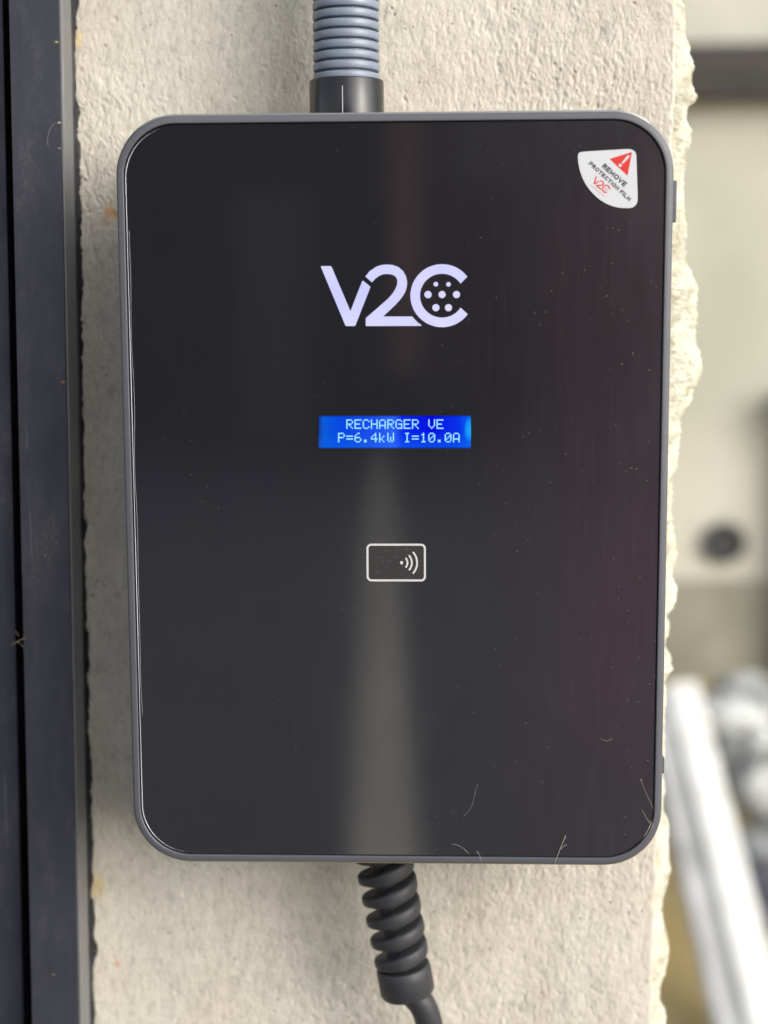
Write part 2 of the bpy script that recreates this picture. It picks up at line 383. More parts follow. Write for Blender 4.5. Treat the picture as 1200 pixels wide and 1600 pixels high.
# masonry core and the coarser reaches above and below the frame
prism('masonry_core', [(LX(1.2) + .0015, 1.2), (RX(1.2) - .002, 1.2), (RX(GZ) - .002, GZ), (LX(GZ) + .0015, GZ)], YW + 0.004, 0.1245, M_stucco, wall)
prism('masonry_core', [(-0.60, 1.2), (RX(1.2) - .006, 1.2), (RX(GZ) - .006, GZ), (-0.60, GZ)], 0.1246, 0.30, M_stucco, wall)
prism('plaster_face', [(LX(1.2), 1.2), (RX(1.2), 1.2), (RX(zt_), zt_), (LX(zt_), zt_)], YW, YW + 0.004, M_stucco, wall)
prism('plaster_face', [(LX(zb_), zb_), (RX(zb_), zb_), (RX(GZ), GZ), (LX(GZ), GZ)], YW, YW + 0.004, M_stucco, wall)

# lumpy pale mortar squeezed out along the right end of the wall (outline in photo measurements)
out = [(1064, -60), (1062, 0), (1068, 25), (1070, 55), (1078, 78), (1081, 110), (1080, 135), (1089, 150), (1088, 158), (1074, 170), (1071, 190), (1080, 207), (1078, 222), (1072, 240), (1069, 270), (1067, 300), (1066, 328), (1073, 352), (1069, 380), (1072, 410), (1082, 432), (1089, 450), (1088, 490), (1085, 530), (1094, 555), (1095, 575), (1089, 600), (1078, 628), (1062, 655), (1060, 690), (1058, 720), (1052, 738), (1047, 748), (1049, 770), (1048, 785), (1051, 810), (1052, 833), (1054, 847), (1055, 862), (1053, 880), (1050, 895), (1057, 915), (1056, 935), (1048, 948), (1038, 958), (1045, 972), (1044, 985), (1036, 1000), (1038, 1010), (1048, 1022), (1050, 1042), (1041, 1050), (1035, 1062), (1040, 1085), (1039, 1110), (1034, 1135), (1038, 1170), (1033, 1200), (1036, 1235), (1035, 1260), (1043, 1280), (1043, 1310), (1046, 1345), (1042, 1370), (1035, 1395), (1032, 1415), (1038, 1440), (1041, 1470), (1040, 1500), (1036, 1520), (1031, 1545), (1032, 1562), (1038, 1580), (1037, 1600), (1034, 1660)]
ov = np.array([p[1] for p in out], float); ou = np.array([p[0] for p in out], float)
bm = bmesh.new(); NV, NU = 760, 14; rows = []
rn = np.cumsum(rng.standard_normal(NV + 1)) ; rn -= np.convolve(rn, np.ones(41) / 41, 'same')
for i in range(NV + 1):
    vq = -60 + 1720 * i / NV
    uo = float(np.interp(vq, ov, ou)) + 0.6 * float(np.clip(rn[i], -5, 5)) + 0.9 * math.sin(vq * .53) * math.sin(vq * .071)
    row = []
    for j in range(NU + 1):
        s = j / NU
        p1 = at(uo, vq, 0.112)
        xin = RX(p1.z) - 0.004
        x = xin + (p1.x - xin) * math.sin(s * math.pi / 2) if s < 1 else p1.x
        y = 0.0895 + 0.0225 * s ** 1.6 + 0.0012 * math.sin(vq * 0.09 + 3 * s) * s * (1 - s) * 3 + random.uniform(-1, 1) * 0.0006 + 0.0012 * math.sin(vq * .31 + j * 1.7) * math.sin(vq * .117 + j)
        row.append(bm.verts.new((x, y, p1.z)))
    row.append(bm.verts.new((row[-1].co.x - 0.004, 0.122, row[-1].co.z)))
    row.append(bm.verts.new((RX(row[-1].co.z) - 0.006, 0.1245, row[-1].co.z)))
    rows.append(row)
for A, B in zip(rows, rows[1:]):
    for j in range(len(A) - 1): bm.faces.new([A[j], A[j + 1], B[j + 1], B[j]])
bm_put('mortar_edge', bm, M_mortar, wall, True)

# ------------------------------------------------------------------ dark aluminium door frame, left
def xat(u0, u1, z, Y):
    """x of a straight upright seen at u0 (top edge of the picture) and u1 (bottom edge)"""
    a, b = at(u0, 0, Y), at(u1, 1600, Y); t_ = (z - a.z) / (b.z - a.z); return a.x + (b.x - a.x) * t_
def upright(name, segs, zlo, zhi, m, parent, bev=0.0, yref=0.056):
    """vertical profile: segs = [(u0,u1,Y)...] open outline front, closed at the back"""
    bm = bmesh.new(); rings = []
    zs = [zlo + (zhi - zlo) * i / 40 for i in range(41)]
    for z in zs:
        ring = [bm.verts.new((xat(u0, u1, z, yref) + dx, Y, z)) for (u0, u1, Y, dx) in segs]
        rings.append(ring)
    n = len(segs)
    for A, B in zip(rings, rings[1:]):
        for k_ in range(n): bm.faces.new([A[k_], A[(k_ + 1) % n], B[(k_ + 1) % n], B[k_]])
    bm.faces.new(rings[0]); bm.faces.new(rings[-1][::-1])
    if bev:
        es = [e for e in bm.edges if abs(e.verts[0].co.z - e.verts[1].co.z) > 1e-4 and e.verts[0].co.y < 0.075 and e.verts[1].co.y < 0.075]
        bmesh.ops.bevel(bm, geom=es, offset=bev, segments=3, profile=0.5, affect='EDGES')
    return bm_put(name, bm, m, parent, True, 50)
frame = empty('door_frame', (-0.175, 0.09, GZ), 'dark grey aluminium door frame upright left of the stucco wall', 'door frame')
YF = 0.056
upright('frame_profile', [(14, 50.5, YF, 0), (91, 122.5, YF, 0), (91, 122.5, YF + 0.003, 0.0004), (91, 122.5, 0.10, 0.0004), (14, 50.5, 0.10, 0)], GZ, 1.2, M_frame, frame, 0.0006)
upright('edge_strip', [(91, 122.5, YF + .0016, -.001), (91, 122.5, YF + .0018, 0.0008), (91, 122.5, YF + 0.0024, 0.0012), (91, 122.5, 0.0745, 0.0014), (91, 122.5, 0.0755, -0.001)], GZ, 1.2, M_strip, frame, 0.0003)
# sealant bead with a ragged right side
bm = bmesh.new(); rows = []
for i in range(401):
    z = zb_ - 0.03 + (zt_ - zb_ + 0.06) * i / 400
    xr_ = LX(z) + 0.0016 + random.uniform(0, 0.0006)
    xl_ = xat(91, 122.5, z, YF) - 0.001
    rows.append([bm.verts.new((xl_, 0.0800, z)), bm.verts.new(((xl_ + xr_) / 2, 0.0850 + random.uniform(0, .0006), z)), bm.verts.new((xr_, 0.0858 + random.uniform(0, 0.0008), z)), bm.verts.new((xr_, 0.1, z)), bm.verts.new((xl_, 0.1, z))])
for A, B in zip(rows, rows[1:]):
    for j in range(4): bm.faces.new([A[j], A[j + 1], B[j + 1], B[j]])
bm_put('sealant_bead', bm, M_seal, frame, True, 50)
# small spots of dried plaster and paint on the frame
for (u, v_, s_, m_) in ((92, 192, 0.0009, M_dirt), (88, 66, 0.0009, M_dirt), (92, 232, 0.0006, M_dirt), (99, 597, 0.0010, M_rust), (83, 1523, 0.0005, M_dirt), (70, 868, 0.0005, M_dirt), (118, 1180, 0.0007, M_rust)):
    p = at(u, v_, YF - 0.0001); bm = bmesh.new(); bmesh.ops.create_icosphere(bm, subdivisions=2, radius=s_)
    for q in bm.verts:
        q.co = Vector((q.co.x * random.uniform(.6, 1.5), q.co.y * 0.25, q.co.z * random.uniform(.5, 1))) + p
    bm_put('plaster_spot', bm, m_, frame, True)
door = empty('door_leaf', (-0.25, 0.09, GZ), 'blue-black painted metal door leaf at the left edge beyond the dark gap', 'door')
upright('door_panel', [(-1400, -1370, 0.068, 0), (3.5, 36, 0.068, 0), (3.5, 36, 0.11, 0), (-1400, -1370, 0.11, 0)], GZ, 1.2, M_leaf, door, 0.0015, 0.068)
upright('gap_shade_strip', [(0, 33, 0.098, -0.004), (17, 53, 0.098, 0), (17, 53, 0.108, 0), (0, 33, 0.108, -0.004)], GZ, 1.2, M_gap, door)

# ------------------------------------------------------------------ the charger
W2, H2, R0 = 0.1207, 0.1678, 0.0262
OC = Vector((0.0002, 0, 0.0))
def rrect(w2, h2, r, n=14, cx=0.0, cz=0.0):
    pts = []
    for (sx, sz, a0) in ((1, 1, 0), (-1, 1, 90), (-1, -1, 180), (1, -1, 270)):
        for i in range(n + 1):
            a = math.radians(a0 + 90 * i / n)
            pts.append((cx + sx * (w2 - r) + r * math.cos(a), cz + sz * (h2 - r) + r * math.sin(a)))
    return pts
charger = empty('ev_charger', (0, YW, 0), 'black glass-fronted electric car charger mounted on the beige stucco wall', 'wall charger')
def loft(name, layers, m, parent, cap0=False, cap1=True, angle=30, n=14):
    bm = bmesh.new(); rings = []
    for (w_, h_, r_, y_) in layers:
        rings.append([bm.verts.new((p[0], y_, p[1])) for p in rrect(w_, h_, r_, n)])
    for A, B in zip(rings, rings[1:]):
        for i in range(len(A)): bm.faces.new([A[i], A[(i + 1) % len(A)], B[(i + 1) % len(A)], B[i]])
    if cap0: bm.faces.new(rings[0])
    if cap1: bm.faces.new(rings[-1][::-1])
    return bm_put(name, bm, m, parent, True, angle)
BW = 0.0033
# front rim (bezel): inner wall, flat land, rounded outer edge, short side
loft('bezel', [(W2 - BW, H2 - BW, R0 - BW, 0.0016), (W2 - BW, H2 - BW, R0 - BW, -0.0003), (W2 - BW + .0003, H2 - BW + .0003, R0 - BW + .0003, -0.0006),
               (W2 - 0.0010, H2 - 0.0010, R0 - .001, -0.0005), (W2 - 0.0004, H2 - 0.0004, R0 - .0004, -0.0001), (W2 - .0001, H2 - .0001, R0 - .0001, 0.0006), (W2, H2, R0, 0.0016),
               (W2, H2, R0, 0.012)], M_housing, charger, False, False, 40)
M_trim = mat('trim_metal', (0.52, 0.50, 0.47), 0.34, 1.0)
loft('edge_trim', [(W2 - .0002, H2 - .0002, R0 - .0002, 0.0012), (W2 + .0002, H2 + .0007, R0, 0.0018), (W2 + .0003, H2 + .0009, R0, 0.0026), (W2 + .0002, H2 + .0008, R0, 0.0030), (W2 - .0012, H2 - .0012, R0 - .001, 0.0030)], M_trim, charger, False, False, 40)
loft('housing', [(W2 - 0.0008, H2 - 0.0008, R0 - .0008, 0.0122), (W2 - 0.0008, H2 - 0.0008, R0 - .0008, 0.016), (W2 + 0.0, H2 + 0.0004, R0, 0.0168), (W2 - 0.001, H2 - 0.001, R0, 0.070), (W2 - 0.006, H2 - 0.006, R0 - .003, 0.0845)], M_housing, charger, True, True, 40)
# glass front
gw, gh, gr = W2 - BW - 0.00035, H2 - BW - 0.00035, R0 - BW
bm = bmesh.new()
ring = [bm.verts.new((p[0], 0.0002, p[1])) for p in rrect(gw - .0003, gh - .0003, gr)]; ring2 = [bm.verts.new((p[0], 0.0005, p[1])) for p in rrect(gw, gh, gr)]
ring3 = [bm.verts.new((p[0], 0.0030, p[1])) for p in rrect(gw, gh, gr)]
bm.faces.new(ring)
for A, B in ((ring, ring2), (ring2, ring3)):
    for i in range(len(A)): bm.faces.new([A[i], A[(i + 1) % len(A)], B[(i + 1) % len(A)], B[i]])
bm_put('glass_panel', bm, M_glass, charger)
# raised edge of the protective film, left side and lower left corner
pp = rrect(gw - 0.0006, gh - 0.0008, gr - .0006, 20)
n1 = 21
left = pp[n1 + 4: 2 * n1] + pp[2 * n1: 3 * n1 - 1]      # upper-left corner, left side, lower-left corner
path = []
for a, b in zip(left, left[1:]):
    m_ = max(1, int(math.dist(a, b) / 0.002))
    for i in range(m_): path.append((a[0] + (b[0] - a[0]) * i / m_, a[1] + (b[1] - a[1]) * i / m_))
bm = bmesh.new()
fr = [Vector((p[0] + random.uniform(-1, 1) * 0.00003, -0.00016, p[1])) for p in path]
tube_bm(bm, fr, [(0.00014 + 0.00003 * math.sin(i * 0.13)) * min(1, .15 + i / 14, .15 + (len(fr) - 1 - i) / 14) for i in range(len(fr))], 6)
fe = bm_put('film_edge', bm, M_film, charger, True); meta(fe, 'whitish lifted edge of protective film')
bm = bmesh.new()
seg2 = [p for p in path if -0.10 < p[1] < 0.12]
tube_bm(bm, [Vector((p[0] + 0.0009 + 0.00035 * math.sin(i * 0.21) * math.sin(i * .037), -0.00005, p[1])) for i, p in enumerate(seg2)], 0.000045, 5)
bm_put('film_crease', bm, M_film, fe, True)
# buttons on the right side
def sidebtn(u, v0_, v1_, pr):
    a, b = at(u, v0_, 0.008), at(u, v1_, 0.008)
    box('side_button', (W2 - 0.001, 0.004, b.z), (W2 + pr, 0.012, a.z), M_housing, charger, 0.0007, 3)
sidebtn(1048, 283, 348, 0.0021); sidebtn(1034, 1180, 1205, 0.0015)
# mounting gland under the housing
cl0 = at(600, 1345, 0.045)

def print_poly(name, pts_px, m, parent, y=-0.0001, th=0.00025, mp=None):
    pts = [mp(p) if mp else (at(p[0], p[1], 0).x, at(p[0], p[1], 0).z) for p in pts_px]
    return prism(name, pts, y, y + th, m, parent)

# logo shapes in a local drawing frame (y down)
L_V = [(125, 147), (129, 143), (186, 143), (192, 147), (310, 425), (384, 236), (388, 234), (433, 270), (434, 276), (342, 512), (336, 518), (284, 518), (278, 513)]
L_2 = [(403, 208), (430, 175), (470, 148), (505, 136), (540, 133), (575, 136), (610, 149), (640, 175), (658, 208), (665, 245), (662, 275), (653, 303), (640, 327), (620, 354), (595, 382), (515, 458), (697, 458), (708, 472), (727, 492), (755, 513), (752, 517), (409, 518), (406, 515), (406, 471), (410, 465), (545, 347), (573, 315), (592, 285), (601, 262), (604, 240), (600, 220), (588, 205), (567, 195), (541, 192), (515, 194), (492, 203), (468, 219), (445, 245)]
L_C = [(883 + 198 * math.cos(math.radians(a)), 328 - 197 * math.sin(math.radians(a))) for a in np.linspace(37, 324, 60)] + [(883 + 138 * math.cos(math.radians(a)), 328 - 137 * math.sin(math.radians(a))) for a in np.linspace(327, 33.5, 60)]
L_D = [(844, 256, 14.5), (923, 257, 14.5), (795, 321, 23), (883, 321, 22.5), (973, 321, 22.5), (844, 403, 22.5), (923, 403, 22.5)]
def logo(mp, m, parent, y, th, tag):
    grp = []
    for nm, P in (('logo_letter', L_V), ('logo_numeral', L_2), ('logo_letter', L_C)):
        grp.append(print_poly(nm, P, m, parent, y, th, mp))
    for (cx, cy, r) in L_D:
        print_poly('logo_dot', [(cx + r * math.cos(a), cy + r * math.sin(a)) for a in np.linspace(0, 2 * math.pi, 21)[:-1]], m, parent, y, th, mp)
def big_mp(p):
    q = at(470 + p[0] / 4, 380 + p[1] / 4, 0); return (q.x, q.z)
logo(big_mp, M_logo, charger, 0.00005, 0.0003, 'logo')

# display
scr = prism('display_screen', [(at(u, v_, 0).x, at(u, v_, 0).z) for (u, v_) in ((498.5, 649.5), (734, 649.5), (735.5, 651), (736, 672), (735.5, 698), (734, 700.5), (499, 700.5), (497.5, 698), (497.5, 652))], 0.00005, 0.0004, M_lcd, charger)
G = {'R': '11110 10001 10001 11110 10100 10010 10001', 'E': '11111 10000 10000 11110 10000 10000 11111', 'C': '01110 10001 10000 10000 10000 10001 01110',
     'H': '10001 10001 10001 11111 10001 10001 10001', 'A': '01110 10001 10001 10001 11111 10001 10001', 'G': '01110 10001 10000 10111 10001 10001 01111',
     'V': '10001 10001 10001 10001 10001 01010 00100', 'P': '11110 10001 10001 11110 10000 10000 10000', '=': '00000 00000 11111 00000 11111 00000 00000',
     '6': '00110 01000 10000 11110 10001 10001 01110', '.': '00000 00000 00000 00000 00000 01100 01100', '4': '00010 00110 01010 10010 11111 00010 00010',
     'k': '10000 10000 10010 10100 11000 10100 10010', 'W': '10001 10001 10001 10101 10101 10101 01010', 'I': '01110 00100 00100 00100 00100 00100 01110',
     '1': '00100 01100 00100 00100 00100 00100 01110', '0': '01110 10001 10011 10101 11001 10001 01110'}
cw, ch, dp = 12.82, 21.0, 2.16
for row, (txt, col0) in enumerate((('RECHARGER VE', 2), ('P=6.4kW I=10.0A', 1))):
    bm = bmesh.new()
    for i, chx in enumerate(txt):
        if chx == ' ': continue
        for r_, bits in enumerate(G[chx].split()):
            for c_, bt in enumerate(bits):
                if bt == '1':
                    u0 = 515.4 + (col0 + i) * cw + c_ * dp; v0_ = 655.2 + row * ch + r_ * dp
                    P = [at(u0 + a * dp * 0.90, v0_ + b * dp * 0.92, 0) for a, b in ((0, 0), (1, 0), (1, 1), (0, 1))]
                    bm.faces.new([bm.verts.new((p.x, -0.00002, p.z)) for p in P])
    bm_put('display_text', bm, M_lcdtext, scr)

# contactless card symbol
def ring_poly(name, outer, inner, y0, y1, m, parent):
    bm = bmesh.new(); n = len(outer)
    O = [bm.verts.new((p[0], y0, p[1])) for p in outer]; I = [bm.verts.new((p[0], y0, p[1])) for p in inner]
    O2 = [bm.verts.new((p[0], y1, p[1])) for p in outer]; I2 = [bm.verts.new((p[0], y1, p[1])) for p in inner]
    for i in range(n):
        j = (i + 1) % n
        bm.faces.new([O[i], O[j], I[j], I[i]]); bm.faces.new([O[i], O2[i], O2[j], O[j]]); bm.faces.new([I[i], I[j], I2[j], I2[i]])
    return bm_put(name, bm, m, parent)
ca, cb = at(572.5, 849.5, 0), at(665.5, 908.5, 0)
ccx, ccz = (ca.x + cb.x) / 2, (ca.z + cb.z) / 2; cw2, ch2 = (cb.x - ca.x) / 2, (ca.z - cb.z) / 2
card = prism('card_symbol', rrect(cw2 - .0006, ch2 - .0006, 0.0019, 8, ccx, ccz), 0.0001, 0.0004, M_iconbg, charger)
ring_poly('card_outline', rrect(cw2, ch2, 0.0022, 8, ccx, ccz), rrect(cw2 - .0009, ch2 - .0009, 0.0014, 8, ccx, ccz), -0.00005, 0.0004, M_icon, card)
def px(p): q = at(540 + p[0] / 7.5, 820 + p[1] / 7.5, 0); return (q.x, q.z)
prism('signal_dot', [px((656 + 19 * math.cos(a), 444 + 19 * math.sin(a))) for a in np.linspace(0, 2 * math.pi, 19)[:-1]], -0.00005, 0.0003, M_icon, card)
for (cx, r, a0) in ((640, 85, 36), (648, 128, 39), (655, 183, 41)):
    t_ = 10.5; P = [(cx + (r + t_) * math.cos(math.radians(a)), 445 + (r + t_) * math.sin(math.radians(a))) for a in np.linspace(-a0, a0, 20)]
    e1 = (cx + r * math.cos(math.radians(a0)), 445 + r * math.sin(math.radians(a0)))
    P += [(e1[0] + t_ * math.cos(math.radians(a0 + q)), e1[1] + t_ * math.sin(math.radians(a0 + q))) for q in (45, 90, 135)]
    P += [(cx + (r - t_) * math.cos(math.radians(a)), 445 + (r - t_) * math.sin(math.radians(a))) for a in np.linspace(a0, -a0, 20)]
    e2 = (cx + r * math.cos(math.radians(-a0)), 445 + r * math.sin(math.radians(-a0)))
    P += [(e2[0] + t_ * math.cos(math.radians(-a0 - q)), e2[1] + t_ * math.sin(math.radians(-a0 - q))) for q in (135, 90, 45)]
    prism('signal_arc', [px(p) for p in P], -0.00005, 0.0003, M_icon, card)

# warning sticker
def sp(p): q = at(880 + p[0] / 8.571, 220 + p[1] / 8.571, 0); return (q.x, q.z)
def smooth_poly(P, it=2):
    for _ in range(it):
        Q = []
        for a, b in zip(P, P[1:] + P[:1]):
            Q += [(a[0] * .75 + b[0] * .25, a[1] * .75 + b[1] * .25), (a[0] * .25 + b[0] * .75, a[1] * .25 + b[1] * .75)]
        P = Q
    return P
SO = [(245, 146), (560, 128), (870, 109), (925, 118), (968, 150), (980, 205), (988, 480), (1000, 790), (985, 845), (945, 890), (880, 903), (760, 899), (640, 872), (520, 812), (420, 732), (330, 628), (265, 520), (222, 400), (200, 290), (196, 200), (208, 162)]
stk = prism('sticker', [sp(p) for p in smooth_poly(SO, 2)], -0.00012, 0.00019, M_sticker, charger)
meta(stk, 'white fan shaped warning sticker')
YS = -0.00015
tri = []
for (a, b, c_) in (((618, 243), (922, 148), (862, 470)), ((922, 148), (862, 470), (618, 243)), ((862, 470), (618, 243), (922, 148))):
    A, B, Cc = Vector(a), Vector(b), Vector(c_)
    tri.append(tuple(A + (Cc - A).normalized() * 16)); tri.append(tuple(A + ((B - A).normalized() + (Cc - A).normalized()) * 3.5)); tri.append(tuple(A + (B - A).normalized() * 16))
prism('warning_triangle', [sp(p) for p in tri], YS, -0.0001, M_red, stk)
d = Vector((875 - 797, 207 - 296)).normalized(); nn = Vector((-d.y, d.x))
def cap(a, b, r0, r1):
    a = Vector(a); b = Vector(b); P = []
    for q in np.linspace(0, math.pi, 9): P.append(tuple(b + (d * math.sin(q) + nn * math.cos(q)) * r1))
    for q in np.linspace(0, math.pi, 9): P.append(tuple(a - (d * math.sin(q) + nn * math.cos(q)) * r0))
    return P
prism('exclamation_mark', [sp(p) for p in cap((797, 294), (872, 209), 12, 17)], YS - 0.00003, YS + .00002, M_sticker, stk)
prism('exclamation_mark', [sp((763 + 22 * math.cos(a), 329 + 22 * math.sin(a))) for a in np.linspace(0, 6.283, 17)[:-1]], YS - 0.00003, YS + .00002, M_sticker, stk)

SF = {'R': [[(0, 0), (0, 1), (.36, 1), (.52, .93), (.56, .77), (.52, .6), (.36, .52), (0, .52)], [(.32, .52), (.58, 0)]],
      'E': [[(.52, 1), (0, 1), (0, 0), (.54, 0)], [(0, .52), (.47, .52)]], 'M': [[(0, 0), (0, 1), (.36, .22), (.72, 1), (.72, 0)]],
      'O': [[(.36 + .36 * math.cos(a), .5 + .5 * math.sin(a)) for a in np.linspace(0, 2 * math.pi, 21)]], 'V': [[(0, 1), (.33, 0), (.66, 1)]],
      'P': [[(0, 0), (0, 1), (.36, 1), (.52, .92), (.56, .74), (.52, .56), (.36, .47), (0, .47)]], 'T': [[(0, 1), (.6, 1)], [(.3, 1), (.3, 0)]],
      'C': [[(.36 + .36 * math.cos(a), .5 + .5 * math.sin(a)) for a in np.linspace(.75, 2 * math.pi - .75, 18)]], 'I': [[(0, 0), (0, 1)]],
      'N': [[(0, 0), (0, 1), (.56, 0), (.56, 1)]], 'F': [[(.5, 1), (0, 1), (0, 0)], [(0, .5), (.43, .5)]], 'L': [[(0, 1), (0, 0), (.48, 0)]],
      'w': [[(0, .55), (.14, 0), (.28, .5), (.42, 0), (.56, .55)]], '.': [[(0, 0), (0.02, 0)]], 'v': [[(0, .55), (.2, 0), (.4, .55)]],
      '2': [[(0, .8), (.1, .97), (.4, .97), (.48, .75), (0, 0), (.5, 0)]], 'c': [[(.4, .5), (.1, .55), (0, .28), (.1, 0), (.4, .05)]], 'h': [[(0, 1), (0, 0)], [(0, .45), (.25, .55), (.38, .4), (.38, 0)]],
      'a': [[(.05, .5), (.35, .52), (.38, 0)], [(.38, .3), (.05, .28), (.05, 0), (.38, .05)]], 'r': [[(0, 0), (0, .55)], [(0, .4), (.25, .55)]],
      'g': [[(.38, .5), (.05, .5), (.02, .1), (.38, .05)], [(.38, .55), (.38, -.3), (.05, -.3)]], 'e': [[(0, .28), (.4, .3), (.3, .55), (.05, .5), (0, .2), (.1, 0), (.4, .02)]],
      'o': [[(.2 + .2 * math.cos(a), .27 + .27 * math.sin(a)) for a in np.linspace(0, 2 * math.pi, 9)]], 'm': [[(0, 0), (0, .55)], [(0, .5), (.25, .52), (.27, 0)], [(.27, .5), (.5, .52), (.54, 0)]]}
def stroke_text(name, body, p0, p1, height, thick, gap, m, parent, y, mp=sp):
    """lettering of flat strokes; the outer edges of the first and last letter lie at p0 and p1"""
    xs_, x = [], thick / 2
    for ch_ in body:
        if ch_ == ' ': x += 0.42; xs_.append(x); continue
        xs_.append(x); x += max(q[0] for st in SF[ch_] for q in st) + thick + gap
    tot = x - gap - thick / 2
    a = Vector(p0); b = Vector(p1); ex = b - a; L = ex.length; ex.normalize(); ey = Vector((ex.y, -ex.x)); kx = L / tot
    bm = bmesh.new(); lift = 0
    for ch_, x_ in zip(body, xs_):
        if ch_ == ' ': continue
        for st in SF[ch_]:
            P = [Vector(((x_ + q[0]) * kx, (thick / 2 + q[1] * (1 - thick)) * height)) for q in st]; hw = thick * height / 2
            closed = (P[0] - P[-1]).length < 1e-4 and len(P) > 3
            n_ = len(P); Lf, Rt = [], []
            for i in range(n_):
                if closed: d0_ = (P[i] - P[i - 1 if i else n_ - 2]).normalized(); d1_ = (P[(i + 1) if i < n_ - 1 else 1] - P[i]).normalized()
                else: d0_ = (P[i] - P[max(i - 1, 0)]).normalized() if i else (P[1] - P[0]).normalized(); d1_ = (P[min(i + 1, n_ - 1)] - P[i]).normalized() if i < n_ - 1 else d0_
                t_ = d0_ + d1_; t_ = t_.normalized() if t_.length > .1 else d1_
                nm_ = Vector((-t_.y, t_.x)); cs = max(0.5, abs(nm_.dot(Vector((-d0_.y, d0_.x)))))
                e_ = Vector((0, 0))
                if not closed and i == 0: e_ = -d1_ * hw
                if not closed and i == n_ - 1: e_ = d0_ * hw
                Lf.append(P[i] + e_ + nm_ * hw / cs); Rt.append(P[i] + e_ - nm_ * hw / cs)
            def W(p, l): q = a + ex * p.x + ey * p.y; z_ = mp((q.x, q.y)); return bm.verts.new((z_[0], y - l, z_[1]))
            for i in range(n_ - 1):
                lift = (lift + 1) % 9; l = lift * 0.000004
                try: bm.faces.new([W(Lf[i], l), W(Lf[i + 1], l), W(Rt[i + 1], l), W(Rt[i], l)])
                except ValueError: pass
    return bm_put(name, bm, m, parent)
stroke_text('lettering', 'REMOVE', (512, 352), (815, 622), 70, 0.25, 0.11, M_ink, stk, YS)
stroke_text('lettering', 'PROTECTION FILM', (336, 314), (878, 812), 56, 0.25, 0.15, M_ink, stk, YS)
stroke_text('small_print', 'www.v2charge.com', (352, 590), (545, 742), 17, 0.16, 0.14, M_red, stk, YS)
# small red logo: local frame fitted to the sticker's slant
o_ = Vector((404, 577)); e_ = Vector((0.772, 0.636)); f_ = Vector((-0.636, 0.772)); sc_ = 262 / 915.0
def small_mp(p):
    q = o_ + e_ * ((p[0] - 280) * sc_) + f_ * ((p[1] - 518) * sc_); return sp((q.x, q.y))
for nm, P in (('small_logo', L_V), ('small_logo', L_2), ('small_logo', L_C)):
    prism(nm, [small_mp(p) for p in P], YS, -0.0001, M_red, stk)
for (cx, cy, r) in L_D:
    prism('small_logo_dot', [small_mp((cx + r * math.cos(a), cy + r * math.sin(a))) for a in np.linspace(0, 6.283, 11)[:-1]], YS, -0.0001, M_red, stk)

# ------------------------------------------------------------------ conduit above
YC = 0.052
ca_, cb_ = at(541, 0, YC), at(541, 176, YC)
cx_ = at(541.5, 125, YC).x
ztop = H2 - 0.0005
con = empty('conduit', (cx_, YC, ztop), 'grey corrugated plastic conduit rising from black connector on charger top', 'conduit')
zs_ = at(541, 127, YC).z
lathe('connector_sleeve', [(0.0140, 0.0), (0.01715, 0.0002), (0.0172, 0.0008), (0.01725, zs_ - ztop - 0.0006), (0.0169, zs_ - ztop), (0.0150, zs_ - ztop), (0.0150, zs_ - ztop - 0.002)], (cx_, YC, ztop), M_gland, con, 72, 50)
prof = []; pitch = 15.05 / 2400 * (YC - CAM.y); z = zs_ - ztop - 0.006; R1, R2 = 0.01535, 0.01285
while z < 1.0:
    for (f, r) in ((0.0, R2), (0.13, R2), (0.17, R1 - .0007), (0.21, R1 - 0.0002), (0.28, R1), (0.84, R1 + 0.0001), (0.91, R1 - 0.0001), (0.95, R1 - .0006)):
        prof.append((r, z + f * pitch))
    z += pitch
lathe('corrugated_tube', prof, (cx_, YC, ztop), M_conduit, con, 56, 42)
# moulding seam on the sleeve
xs = at(535, 150, YC - 0.0175).x
box('seam_ridge', (xs - 0.00022, YC - 0.01748, ztop + 0.0003), (xs + 0.00022, YC - 0.0168, at(535, 134, YC - .017).z), M_scr, con, 0.0001, 1)

# ------------------------------------------------------------------ charging cable below
YB = 0.047
P0 = at(599, 1338, YB); P1 = at(634, 1538, YB)
P0.y = YB; P1.y = YB + 0.003
cab = empty('charging_cable', (P0.x, YB, -H2), 'black charging cable with spiral strain relief hanging below the charger', 'cable')
axis = (P1 - P0).normalized(); ax_len = (P1 - P0).length
up = -axis; e1 = Vector((1, 0, 0)); e1 = (e1 - up * e1.dot(up)).normalized(); e2 = up.cross(e1)   # e2 ~ +Y
def axp(d_): return P0 + axis * d_
pitch = 0.01125
bm = bmesh.new()
d0, d1 = -0.010, ax_len - 0.0105
nst = 420; rings = []
for i in range(nst + 1):
    d_ = d0 + (d1 - d0) * i / nst
    ph = 2 * math.pi * d_ / pitch          # travelling down the axis
    th = 2.2 - ph
    rad = e1 * math.cos(th) + e2 * math.sin(th)
    f = max(0, min(1, d_ / ax_len)); ro = 0.01450 - 0.0009 * f; ri = 0.0056
    hh = 0.0044 - 0.0017 * max(0.0, -math.cos(th)) ** 0.6 if math.cos(th) < 0 else 0.0044
    c_ = axp(d_)
    sec = [(ri, hh * 0.9), (ro - 0.0014, hh * 0.9), (ro - 0.0004, hh * 0.72), (ro, hh * 0.45), (ro, -hh * 0.45), (ro - 0.0004, -hh * 0.72), (ro - 0.0014, -hh * 0.9), (ri, -hh * 0.9)]
    rings.append([bm.verts.new(c_ + rad * a + up * b) for a, b in sec])
for A, B in zip(rings, rings[1:]):
    for j in range(8): bm.faces.new([A[j], A[(j + 1) % 8], B[(j + 1) % 8], B[j]])
bm.faces.new(rings[0]); bm.faces.new(rings[-1][::-1])
bm_put('strain_relief_coil', bm, M_rubber, cab, True, 55)
